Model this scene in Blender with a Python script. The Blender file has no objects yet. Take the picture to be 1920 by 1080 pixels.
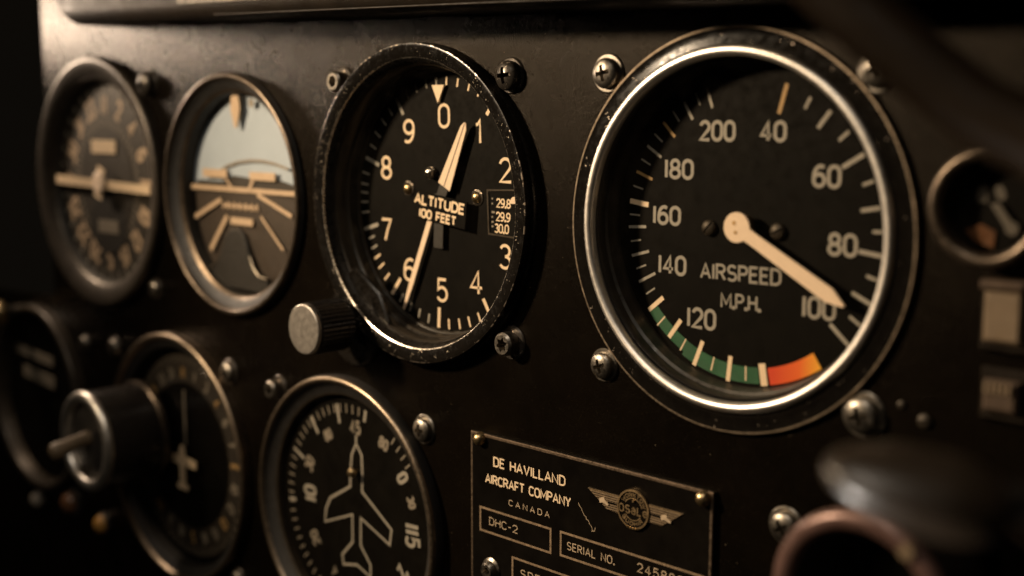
import bpy, bmesh, math, random
from mathutils import Matrix, Vector
random.seed(7)
PI = math.pi
SC = bpy.context.scene
COL = SC.collection
# ------------------------------------------------------------------ camera, light, exposure
# Units are centimetres. "Panel space": x right along the panel, y up, z out of the panel.
# Panel space is turned upright once: (x, y, z) -> (x, -z, y).
SC.unit_settings.system = 'METRIC'
SC.unit_settings.scale_length = 0.01
UP = Matrix.Rotation(PI / 2, 4, 'X')
def W(x, y, z): return Vector((x, -z, y))

cam = bpy.data.cameras.new('camera')
cam_o = bpy.data.objects.new('camera', cam); COL.objects.link(cam_o)
R = Matrix(((0.7145961, -0.0983745, 0.6925856), (0.0014204, 0.9902645, 0.1391912), (-0.6995358, -0.0984817, 0.7077789)))
cam_o.matrix_world = UP @ (Matrix.Translation((14.07, 2.343, 20.539)) @ R.to_4x4())
cam.sensor_width = 36.0
cam.lens = 2312.7 / 1920 * 36
cam.clip_start = 0.5; cam.clip_end = 400
cam.dof.use_dof = True
cam.dof.focus_distance = 28.5
cam.dof.aperture_fstop = 0.081
cam.dof.aperture_blades = 0
SC.camera = cam_o

world = bpy.data.worlds.new('World'); SC.world = world; world.use_nodes = True
world.node_tree.nodes['Background'].inputs[0].default_value = (0.9, 0.72, 0.5, 1)
world.node_tree.nodes['Background'].inputs[1].default_value = 0.004

def area(name, pos, target, size, power, col, sy=None):
    l = bpy.data.lights.new(name, 'AREA'); l.size = size; l.energy = power; l.color = col
    if sy: l.shape = 'RECTANGLE'; l.size_y = sy
    o = bpy.data.objects.new(name, l); COL.objects.link(o)
    p, t = W(*pos), W(*target)
    o.location = p; o.rotation_euler = (t - p).to_track_quat('-Z', 'Y').to_euler()
    return o
WARM = (1.0, 0.77, 0.52)
def spot(name, pos, target, half, blend, radius, power, col):
    l = bpy.data.lights.new(name, 'SPOT'); l.energy = power; l.color = col
    l.spot_size = math.radians(2 * half); l.spot_blend = blend; l.shadow_soft_size = radius
    o = bpy.data.objects.new(name, l); COL.objects.link(o)
    p, t = W(*pos), W(*target)
    o.location = p; o.rotation_euler = (t - p).to_track_quat('-Z', 'Y').to_euler()
    return o
spot('key_lamp', (-33, 16, 31), (-6.5, 1.2, 0), 26.5, 1.0, 2.4, 134000, WARM)
area('map_lamp', (-37, 6.3, 4.0), (-26, 4.5, 0), 1.8, 2200, (1, 0.77, 0.57))
area('overhead_lamp', (2, 34, 20), (0, 0, 0), 14, 1700, (1, 0.84, 0.66))
spot('knob_highlight_spot', (-9, -19, 29), (7.8, -2.0, 8.2), 6, 0.9, 1.5, 58000, (1, 0.9, 0.8))  # added narrow spot, strikes only the lever knob to give its highlight
area('fill_lamp', (-2, 42, 44), (-3, 0, 0), 14, 6000, (1, 0.88, 0.74))

SC.view_settings.view_transform = 'Standard'
SC.view_settings.look = 'None'
SC.view_settings.exposure = 0.0
SC.view_settings.gamma = 1.0
SC.view_settings.use_curve_mapping = False
SC.cycles.max_bounces = 8
SC.cycles.use_denoising = True
SC.cycles.sample_clamp_indirect = 4

# ------------------------------------------------------------------ materials
def _n(nt, t, **kw):
    n = nt.nodes.new(t)
    for k, v in kw.items(): setattr(n, k, v)
    return n
def ramp(nt, src, p0, p1, c0=(0, 0, 0, 1), c1=(1, 1, 1, 1)):
    r = _n(nt, 'ShaderNodeValToRGB'); e = r.color_ramp.elements
    e[0].position = p0; e[1].position = p1; e[0].color = c0; e[1].color = c1
    nt.links.new(src, r.inputs[0]); return r.outputs[0]
def noise(nt, co, scale, detail=4, rough=0.6, dist=0.0):
    n = _n(nt, 'ShaderNodeTexNoise'); n.inputs['Scale'].default_value = scale
    n.inputs['Detail'].default_value = detail; n.inputs['Roughness'].default_value = rough
    n.inputs['Distortion'].default_value = dist
    nt.links.new(co, n.inputs['Vector']); return n.outputs[0]
def mixc(nt, fac, a, b):
    m = _n(nt, 'ShaderNodeMix', data_type='RGBA')
    for s, v in ((m.inputs[0], fac), (m.inputs[6], a), (m.inputs[7], b)):
        if hasattr(v, 'links'): nt.links.new(v, s)
        else: s.default_value = v if not isinstance(v, tuple) else (*v, 1)[:4]
    return m.outputs[2]
def mixf(nt, fac, a, b):
    m = _n(nt, 'ShaderNodeMix', data_type='FLOAT')
    for s, v in ((m.inputs[0], fac), (m.inputs[2], a), (m.inputs[3], b)):
        if hasattr(v, 'links'): nt.links.new(v, s)
        else: s.default_value = v
    return m.outputs[0]
def mat(name, base, rough=0.5, metal=0.0, var=0.25, vscale=3.0, rvar=0.15, bump=0.0, bscale=20.0, chips=None, spec=0.5, scratch=0.0):
    """paint or metal with mottled colour and gloss; chips = (threshold, scale, metal colour) bares the metal in spots"""
    m = bpy.data.materials.new(name); m.use_nodes = True
    nt = m.node_tree; b = nt.nodes['Principled BSDF']
    co = _n(nt, 'ShaderNodeTexCoord').outputs['Object']
    n1 = noise(nt, co, vscale, 5, 0.65)
    dark = tuple(c * (1 - var) for c in base); lite = tuple(min(1, c * (1 + var)) for c in base)
    colr = mixc(nt, ramp(nt, n1, 0.3, 0.7), dark, lite)
    n2 = noise(nt, co, vscale * 2.3, 6, 0.7)
    rg = mixf(nt, ramp(nt, n2, 0.3, 0.7), max(0.02, rough - rvar), min(1, rough + rvar))
    met = metal
    if chips:
        th, cs, cc = chips
        nc = noise(nt, co, cs, 3, 0.55)
        nb = noise(nt, co, cs * 0.18, 2, 0.5)
        add = _n(nt, 'ShaderNodeMath', operation='MULTIPLY_ADD'); nt.links.new(nb, add.inputs[0]); add.inputs[1].default_value = 0.45
        nt.links.new(nc, add.inputs[2])
        mask = ramp(nt, add.outputs[0], th, th + 0.025)
        colr = mixc(nt, mask, colr, cc)
        rg = mixf(nt, mask, rg, 0.38)
        met = mixf(nt, mask, metal, 0.9)
    if scratch:
        mp = _n(nt, 'ShaderNodeMapping'); mp.inputs['Scale'].default_value = (40, 3, 3); nt.links.new(co, mp.inputs[0])
        ns = noise(nt, mp.outputs[0], 2.0, 4, 0.7)
        rg = mixf(nt, ramp(nt, ns, 0.5, 0.62), rg, min(1, rough + scratch))
    nt.links.new(colr, b.inputs['Base Color']); nt.links.new(rg, b.inputs['Roughness'])
    if hasattr(met, 'links'): nt.links.new(met, b.inputs['Metallic'])
    else: b.inputs['Metallic'].default_value = met
    b.inputs['Specular IOR Level'].default_value = spec
    if bump:
        nb2 = noise(nt, co, bscale, 6, 0.65)
        bp = _n(nt, 'ShaderNodeBump'); bp.inputs['Strength'].default_value = bump; bp.inputs['Distance'].default_value = 0.02
        nt.links.new(nb2, bp.inputs['Height']); nt.links.new(bp.outputs[0], b.inputs['Normal'])
    return m

def panel_material():
    m = bpy.data.materials.new('wrinkle_paint'); m.use_nodes = True
    nt = m.node_tree; b = nt.nodes['Principled BSDF']
    co = _n(nt, 'ShaderNodeTexCoord').outputs['Object']
    n1 = noise(nt, co, 0.35, 6, 0.7)
    colr = mixc(nt, ramp(nt, n1, 0.3, 0.72), (0.0020, 0.0014, 0.0009), (0.0044, 0.0031, 0.0019))
    # small pale specks of dust and paint nibs
    v = _n(nt, 'ShaderNodeTexVoronoi'); v.inputs['Scale'].default_value = 7; nt.links.new(co, v.inputs['Vector'])
    spk = ramp(nt, v.outputs['Distance'], 0.045, 0.075, (1, 1, 1, 1), (0, 0, 0, 1))
    sep = _n(nt, 'ShaderNodeSeparateColor'); nt.links.new(v.outputs['Color'], sep.inputs[0])
    rare = ramp(nt, sep.outputs[0], 0.90, 0.93)
    mul = _n(nt, 'ShaderNodeMath', operation='MULTIPLY'); nt.links.new(spk, mul.inputs[0]); nt.links.new(rare, mul.inputs[1])
    colr = mixc(nt, mul.outputs[0], colr, (0.20, 0.16, 0.11))
    v2 = _n(nt, 'ShaderNodeTexVoronoi'); v2.inputs['Scale'].default_value = 24; nt.links.new(co, v2.inputs['Vector'])  # finer specks: glitter of the paint grain put into the colour
    s2 = ramp(nt, v2.outputs['Distance'], 0.10, 0.22, (1, 1, 1, 1), (0, 0, 0, 1))
    sp2 = _n(nt, 'ShaderNodeSeparateColor'); nt.links.new(v2.outputs['Color'], sp2.inputs[0])
    r2 = ramp(nt, sp2.outputs[1], 0.62, 0.95)
    mu2 = _n(nt, 'ShaderNodeMath', operation='MULTIPLY'); nt.links.new(s2, mu2.inputs[0]); nt.links.new(r2, mu2.inputs[1])
    colr = mixc(nt, mu2.outputs[0], colr, (0.028, 0.021, 0.013))
    nt.links.new(colr, b.inputs['Base Color'])
    n2 = noise(nt, co, 0.9, 5, 0.7)
    rg = mixf(nt, ramp(nt, n2, 0.3, 0.7), 0.21, 0.31)
    nt.links.new(rg, b.inputs['Roughness'])
    b.inputs['Specular IOR Level'].default_value = 0.068
    b.inputs['Specular Tint'].default_value = (1.0, 0.82, 0.62, 1)
    # wrinkle finish: fine grain and broader puckers
    nf = noise(nt, co, 26, 5, 0.7, 0.4)
    ng = noise(nt, co, 6.5, 4, 0.6, 1.6)
    pat = ramp(nt, noise(nt, co, 0.16, 2, 0.5), 0.42, 0.62)
    mm = _n(nt, 'ShaderNodeMath', operation='MULTIPLY'); nt.links.new(ng, mm.inputs[0]); nt.links.new(pat, mm.inputs[1])
    ad = _n(nt, 'ShaderNodeMath', operation='MULTIPLY_ADD'); nt.links.new(mm.outputs[0], ad.inputs[0]); ad.inputs[1].default_value = 0.9; nt.links.new(nf, ad.inputs[2])
    bp = _n(nt, 'ShaderNodeBump'); bp.inputs['Strength'].default_value = 0.38; bp.inputs['Distance'].default_value = 0.03
    nt.links.new(ad.outputs[0], bp.inputs['Height']); nt.links.new(bp.outputs[0], b.inputs['Normal'])
    return m

def glass_material():
    m = bpy.data.materials.new('cover_glass'); m.use_nodes = True
    nt = m.node_tree; nt.nodes.remove(nt.nodes['Principled BSDF'])
    out = nt.nodes['Material Output']
    tr = _n(nt, 'ShaderNodeBsdfTransparent'); tr.inputs[0].default_value = (0.97, 0.96, 0.94, 1)
    gl = _n(nt, 'ShaderNodeBsdfGlossy'); gl.inputs['Roughness'].default_value = 0.06
    fr = _n(nt, 'ShaderNodeFresnel'); fr.inputs['IOR'].default_value = 1.3
    gm = _n(nt, 'ShaderNodeNewGeometry'); inv = _n(nt, 'ShaderNodeMath', operation='SUBTRACT'); inv.inputs[0].default_value = 1.0
    nt.links.new(gm.outputs['Backfacing'], inv.inputs[1])
    fm = _n(nt, 'ShaderNodeMath', operation='MULTIPLY'); nt.links.new(fr.outputs[0], fm.inputs[0]); nt.links.new(inv.outputs[0], fm.inputs[1])
    co = _n(nt, 'ShaderNodeTexCoord').outputs['Object']
    # faint smears of dust on the glass
    df = _n(nt, 'ShaderNodeBsdfDiffuse'); df.inputs[0].default_value = (0.5, 0.42, 0.32, 1)
    sm = ramp(nt, noise(nt, co, 0.8, 6, 0.7, 0.8), 0.45, 0.85, (0, 0, 0, 1), (0.0025, 0.0025, 0.0025, 1))
    m1 = _n(nt, 'ShaderNodeMixShader'); nt.links.new(fm.outputs[0], m1.inputs[0]); nt.links.new(tr.outputs[0], m1.inputs[1]); nt.links.new(gl.outputs[0], m1.inputs[2])
    m2 = _n(nt, 'ShaderNodeMixShader'); nt.links.new(sm, m2.inputs[0]); nt.links.new(m1.outputs[0], m2.inputs[1]); nt.links.new(df.outputs[0], m2.inputs[2])
    nt.links.new(m2.outputs[0], out.inputs['Surface'])
    return m

def arc_material():
    """caution arc: fades round the dial from red to amber, as printed"""
    m = bpy.data.materials.new('red_to_amber_print'); m.use_nodes = True
    nt = m.node_tree; b = nt.nodes['Principled BSDF']
    co = _n(nt, 'ShaderNodeTexCoord').outputs['Object']
    sx = _n(nt, 'ShaderNodeSeparateXYZ'); nt.links.new(co, sx.inputs[0])
    mr = _n(nt, 'ShaderNodeMapRange'); mr.inputs[1].default_value = 0.75; mr.inputs[2].default_value = 1.85
    nt.links.new(sx.outputs[0], mr.inputs[0])
    r = _n(nt, 'ShaderNodeValToRGB'); e = r.color_ramp.elements
    e[0].position = 0.0; e[0].color = (0.62, 0.055, 0.012, 1); e[1].position = 1.0; e[1].color = (0.85, 0.42, 0.03, 1)
    k = e.new(0.55); k.color = (0.78, 0.13, 0.015, 1)
    nt.links.new(mr.outputs[0], r.inputs[0]); nt.links.new(r.outputs[0], b.inputs['Base Color'])
    b.inputs['Roughness'].default_value = 0.5
    return m

M = {}
M['panel'] = panel_material()
M['glass'] = glass_material()
M['black'] = mat('black_enamel', (0.007, 0.0055, 0.004), 0.3, bump=0.03, bscale=8, spec=0.3, chips=(0.99, 9, (0.55, 0.48, 0.4)))
M['blackband'] = mat('chipped_black_enamel', (0.006, 0.005, 0.004), 0.22, bump=0.015, bscale=6, spec=0.12, chips=(0.93, 20, (0.7, 0.6, 0.48)))
M['flange'] = mat('flange_enamel', (0.006, 0.005, 0.004), 0.22, bump=0.01, bscale=5, spec=0.07, chips=(0.955, 16, (0.6, 0.5, 0.4)))
M['worn'] = mat('worn_edge', (0.010, 0.008, 0.006), 0.3, chips=(0.80, 5, (0.6, 0.5, 0.4)))
M['barelip'] = mat('bare_metal_lip', (0.72, 0.64, 0.54), 0.26, 1.0, rvar=0.1, chips=None)
M['matte'] = mat('matte_black', (0.011, 0.009, 0.007), 0.6, bump=0.2, bscale=18)
M['sleeve'] = mat('satin_black_sleeve', (0.016, 0.013, 0.010), 0.38)
M['dial'] = mat('dial_black', (0.0034, 0.0028, 0.0020), 0.6, var=0.3, vscale=1.6, bump=0.08, bscale=25, spec=0.06)
M['dialgrey'] = mat('faded_dial', (0.026, 0.020, 0.014), 0.6, var=0.3, vscale=1.2)
M['chrome'] = mat('chrome', (0.78, 0.71, 0.62), 0.17, 1.0, var=0.12, vscale=4, rvar=0.07, bump=0.03, bscale=6, scratch=0.15)
M['satin'] = mat('satin_chrome', (0.74, 0.69, 0.62), 0.40, 1.0, var=0.1, vscale=4, rvar=0.06, bump=0.03, bscale=8)
M['rim'] = mat('thin_brassy_rim', (0.27, 0.21, 0.15), 0.38, 1.0, vscale=6, rvar=0.12)
M['steel'] = mat('screw_steel', (0.27, 0.24, 0.20), 0.36, 1.0, vscale=9, rvar=0.14, bump=0.1, bscale=20)
M['dsteel'] = mat('blackened_steel', (0.05, 0.042, 0.034), 0.34, 0.6, vscale=9, chips=(0.86, 12, (0.6, 0.5, 0.4)))
M['oldscrew'] = mat('browned_screw', (0.045, 0.035, 0.024), 0.5, 0.5)
M['dullmetal'] = mat('dull_metal', (0.16, 0.14, 0.115), 0.45, 0.8, vscale=2)
M['brass'] = mat('dull_brass', (0.52, 0.38, 0.20), 0.33, 1.0, vscale=7, rvar=0.12, bump=0.1, bscale=15)
M['bronze'] = mat('bronze_bezel', (0.05, 0.039, 0.028), 0.4, 0.5, vscale=2.5, rvar=0.1)
M['attring'] = mat('brown_metal_ring', (0.10, 0.076, 0.055), 0.34, 0.85, vscale=3, rvar=0.1)
M['alu'] = mat('turned_aluminium', (0.46, 0.42, 0.37), 0.42, 1.0, var=0.06, vscale=3, rvar=0.05)
M['strip'] = mat('dull_strip', (0.10, 0.085, 0.07), 0.5, 0.3, var=0.7, vscale=5)
M['cream'] = mat('cream_lume', (0.80, 0.62, 0.42), 0.6, var=0.07, vscale=5)
M['needlepaint'] = mat('needle_cream', (0.80, 0.62, 0.45), 0.6, var=0.05, vscale=6)
M['ivory2'] = mat('aged_cream', (0.50, 0.37, 0.25), 0.6, var=0.1, vscale=4)
M['ivory'] = mat('ivory_print', (0.31, 0.285, 0.24), 0.6, var=0.12, vscale=6)
M['grey'] = mat('grey_print', (0.22, 0.19, 0.15), 0.6, var=0.15, vscale=6)
M['dimgrey'] = mat('dim_print', (0.08, 0.068, 0.052), 0.6, var=0.2)
M['yellow'] = mat('yellowed_print', (0.42, 0.26, 0.10), 0.6, var=0.15)
M['green'] = mat('green_print', (0.015, 0.085, 0.035), 0.5, var=0.2, vscale=2)
M['redarc'] = arc_material()
M['sky'] = mat('pale_sky_paint', (0.36, 0.43, 0.51), 0.6, var=0.05, vscale=0.8)
M['earth'] = mat('brown_earth_paint', (0.034, 0.023, 0.015), 0.6, var=0.2)
M['plate'] = mat('plate_black', (0.0050, 0.0040, 0.0030), 0.3, var=0.3, vscale=1.5, bump=0.03, bscale=8, rvar=0.06, spec=0.12)
M['plateedge'] = mat('bronze_edge', (0.40, 0.29, 0.20), 0.35, 0.9, vscale=8, rvar=0.15, bump=0.2, bscale=20)
M['engrave'] = mat('engraved_letter', (0.72, 0.55, 0.36), 0.5, var=0.15, vscale=8)
M['engravedim'] = mat('worn_letter', (0.42, 0.32, 0.21), 0.5, var=0.25, vscale=8)
M['frame'] = mat('bronze_line', (0.42, 0.30, 0.19), 0.42, 0.6, var=0.35, vscale=12)
M['gold'] = mat('emblem_bronze', (0.42, 0.29, 0.15), 0.36, 0.8, var=0.3, vscale=8, bump=0.1, bscale=20)
M['wingbrown'] = mat('emblem_wing', (0.34, 0.245, 0.15), 0.4, 0.6, var=0.2, vscale=8)
M['knob'] = mat('knob_black', (0.014, 0.011, 0.009), 0.34, vscale=5)
M['softblack'] = mat('satin_black_rubber', (0.028, 0.018, 0.010), 0.36, vscale=0.8, rvar=0.05, spec=0.9)
M['copper'] = mat('red_brown_ring', (0.15, 0.085, 0.070), 0.36, 0.4, vscale=2)
M['tan'] = mat('tan_plastic', (0.17, 0.12, 0.072), 0.5, var=0.12)
M['brown'] = mat('brown_plastic', (0.07, 0.045, 0.028), 0.45)
M['hood'] = mat('hood_leather', (0.010, 0.0065, 0.0035), 0.5, var=0.3, vscale=1.2, bump=0.3, bscale=9, spec=0.15)
M['rail'] = mat('brown_rail', (0.011, 0.0065, 0.003), 0.5, var=0.25, vscale=1.0, spec=0.06)
M['amber'] = mat('amber_lens', (0.55, 0.28, 0.07), 0.25, var=0.1)
M['brownknob'] = mat('brown_bakelite', (0.13, 0.06, 0.028), 0.3)

# ------------------------------------------------------------------ mesh builder
class MB:
    def __init__(s): s.v = []; s.f = []; s.mi = []
    def add(s, vs, fs, mi=0):
        o = len(s.v); s.v += [tuple(v) for v in vs]
        for f in fs: s.f.append(tuple(o + i for i in f)); s.mi.append(mi)
        return s
    def lathe(s, prof, seg=128, c=(0, 0), mi=0, a0=0, a1=2 * PI):
        """prof: (r, z[, mi]) points; mi of a point colours the band that starts there"""
        full = abs(a1 - a0 - 2 * PI) < 1e-6
        n = seg if full else seg + 1
        o = len(s.v)
        for p in prof:
            for k in range(n):
                a = a0 + (a1 - a0) * k / seg
                s.v.append((c[0] + p[0] * math.cos(a), c[1] + p[0] * math.sin(a), p[1]))
        for i in range(len(prof) - 1):
            m = prof[i][2] if len(prof[i]) > 2 else mi
            for k in range(seg):
                k2 = (k + 1) % n
                s.f.append((o + i * n + k, o + i * n + k2, o + (i + 1) * n + k2, o + (i + 1) * n + k)); s.mi.append(m)
        return s
    def disc(s, r, z, seg=96, c=(0, 0), mi=0):
        s.add([(c[0] + r * math.cos(2 * PI * k / seg), c[1] + r * math.sin(2 * PI * k / seg), z) for k in range(seg)], [tuple(range(seg))], mi); return s
    def cyl(s, r, z0, z1, seg=48, c=(0, 0), mi=0):
        s.lathe([(r, z0), (r, z1)], seg, c, mi); s.disc(r, z1, seg, c, mi); return s
    def box(s, x0, x1, y0, y1, z0, z1, mi=0, bev=0.0):
        b = bev
        vs = [(x0, y0, z0), (x1, y0, z0), (x1, y1, z0), (x0, y1, z0), (x0, y0, z1 - b), (x1, y0, z1 - b), (x1, y1, z1 - b), (x0, y1, z1 - b)]
        fs = [(0, 3, 2, 1), (0, 1, 5, 4), (1, 2, 6, 5), (2, 3, 7, 6), (3, 0, 4, 7)]
        if b:
            vs += [(x0 + b, y0 + b, z1), (x1 - b, y0 + b, z1), (x1 - b, y1 - b, z1), (x0 + b, y1 - b, z1)]
            fs += [(4, 5, 9, 8), (5, 6, 10, 9), (6, 7, 11, 10), (7, 4, 8, 11), (8, 9, 10, 11)]
        else: fs.append((4, 5, 6, 7))
        return s.add(vs, fs, mi)
    def prism(s, pts, z0, z1, mi=0, bev=0.0):
        n = len(pts)
        cx = sum(p[0] for p in pts) / n; cy = sum(p[1] for p in pts) / n
        vs = [(x, y, z0) for x, y in pts] + [(x, y, z1 - bev) for x, y in pts]
        fs = [(k, (k + 1) % n, n + (k + 1) % n, n + k) for k in range(n)]
        if bev:
            d = [math.hypot(x - cx, y - cy) for x, y in pts]
            vs += [(x + (cx - x) * bev / max(q, 1e-6), y + (cy - y) * bev / max(q, 1e-6), z1) for (x, y), q in zip(pts, d)]
            fs += [(n + k, n + (k + 1) % n, 2 * n + (k + 1) % n, 2 * n + k) for k in range(n)]
            fs.append(tuple(range(2 * n, 3 * n)))
        else: fs.append(tuple(range(n, 2 * n)))
        return s.add(vs, fs, mi)
    def ribbon(s, pts, t, z, closed=False, mi=0):
        """flat line of width t along pts with mitred corners"""
        q = [pts[0]]
        for p in pts[1:]:
            if math.hypot(p[0] - q[-1][0], p[1] - q[-1][1]) > 1e-4: q.append(p)
        if closed and math.hypot(q[0][0] - q[-1][0], q[0][1] - q[-1][1]) < 1e-4: q.pop()
        n = len(q); L = []; Rr = []
        for i in range(n):
            a = q[i - 1] if (i > 0 or closed) else None
            b = q[(i + 1) % n] if (i < n - 1 or closed) else None
            d1 = Vector((q[i][0] - a[0], q[i][1] - a[1])).normalized() if a else None
            d2 = Vector((b[0] - q[i][0], b[1] - q[i][1])).normalized() if b else None
            d1 = d1 or d2; d2 = d2 or d1
            n1 = Vector((-d1.y, d1.x)); n2 = Vector((-d2.y, d2.x)); m = n1 + n2
            if m.length < 1e-4: m = n1
            m.normalize(); k = t / 2 / max(0.72, m.dot(n1))
            L.append((q[i][0] + m.x * k, q[i][1] + m.y * k, z)); Rr.append((q[i][0] - m.x * k, q[i][1] - m.y * k, z))
        fs = [(i, n + i, n + (i + 1) % n, (i + 1) % n) for i in range(n if closed else n - 1)]
        return s.add(L + Rr, fs, mi)
    def tube(s, pts, rad, seg=20, mi=0, caps=True):
        pts = [Vector(p) for p in pts]; n = len(pts)
        rad = rad if isinstance(rad, (list, tuple)) else [rad] * n
        o = len(s.v); prev = None
        for i, p in enumerate(pts):
            d = (pts[min(i + 1, n - 1)] - pts[max(i - 1, 0)]).normalized()
            if prev is None: u = d.orthogonal().normalized()
            else: u = (prev - d * prev.dot(d)).normalized()
            prev = u; w = d.cross(u)
            for k in range(seg):
                a = 2 * PI * k / seg
                s.v.append(tuple(p + (u * math.cos(a) + w * math.sin(a)) * rad[i]))
        for i in range(n - 1):
            for k in range(seg):
                k2 = (k + 1) % seg
                s.f.append((o + i * seg + k, o + i * seg + k2, o + (i + 1) * seg + k2, o + (i + 1) * seg + k)); s.mi.append(mi)
        if caps:
            s.f.append(tuple(o + k for k in range(seg))); s.mi.append(mi)
            s.f.append(tuple(o + (n - 1) * seg + k for k in range(seg))); s.mi.append(mi)
        return s
    def mesh(s, name, mats, sharp=38):
        me = bpy.data.meshes.new(name); me.from_pydata(s.v, [], s.f)
        for m in mats: me.materials.append(m)
        for p, i in zip(me.polygons, s.mi): p.material_index = i; p.use_smooth = True
        bm = bmesh.new(); bm.from_mesh(me)
        bmesh.ops.recalc_face_normals(bm, faces=bm.faces)
        for e in bm.edges:
            if len(e.link_faces) == 2 and e.calc_face_angle(0) > math.radians(sharp): e.smooth = False
        bm.to_mesh(me); bm.free()
        return me

def aslist(m): return m if isinstance(m, (list, tuple)) else [m]
def part(name, mb, m, parent, loc=(0, 0, 0), rz=0.0, label=None):
    me = mb if isinstance(mb, bpy.types.Mesh) else mb.mesh(name, aslist(m))
    o = bpy.data.objects.new(name, me); COL.objects.link(o)
    o.parent = parent; o.location = loc; o.rotation_euler = (0, 0, rz)
    if label: o['label'] = label
    return o
def thing(name, label, cat, pos, group=None, mesh=None):
    o = bpy.data.objects.new(name, mesh); COL.objects.link(o)
    o.location = W(*pos); o.rotation_euler = (PI / 2, 0, 0)
    o['label'] = label; o['category'] = cat
    if group: o['group'] = group
    if mesh is None: o.empty_display_size = 0.5
    return o

def boolean(base, cutters, name):
    """base mesh minus the cutter meshes, made at once without operators"""
    a = bpy.data.objects.new('tmp_base', base); COL.objects.link(a); tmp = [a]
    for c in cutters:
        b = bpy.data.objects.new('tmp_cut', c); COL.objects.link(b); tmp.append(b)
        md = a.modifiers.new('cut', 'BOOLEAN'); md.operation = 'DIFFERENCE'; md.object = b; md.solver = 'EXACT'
    bpy.context.view_layer.update()
    dg = bpy.context.evaluated_depsgraph_get()
    me = bpy.data.meshes.new_from_object(a.evaluated_get(dg)); me.name = name
    for o in tmp: bpy.data.objects.remove(o)
    return me
def soften(me, ang=38):
    bm = bmesh.new(); bm.from_mesh(me)
    for f in bm.faces: f.smooth = True
    for e in bm.edges: e.smooth = not (len(e.link_faces) == 2 and e.calc_face_angle(0) > math.radians(ang))
    bm.to_mesh(me); bm.free(); return me

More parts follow.
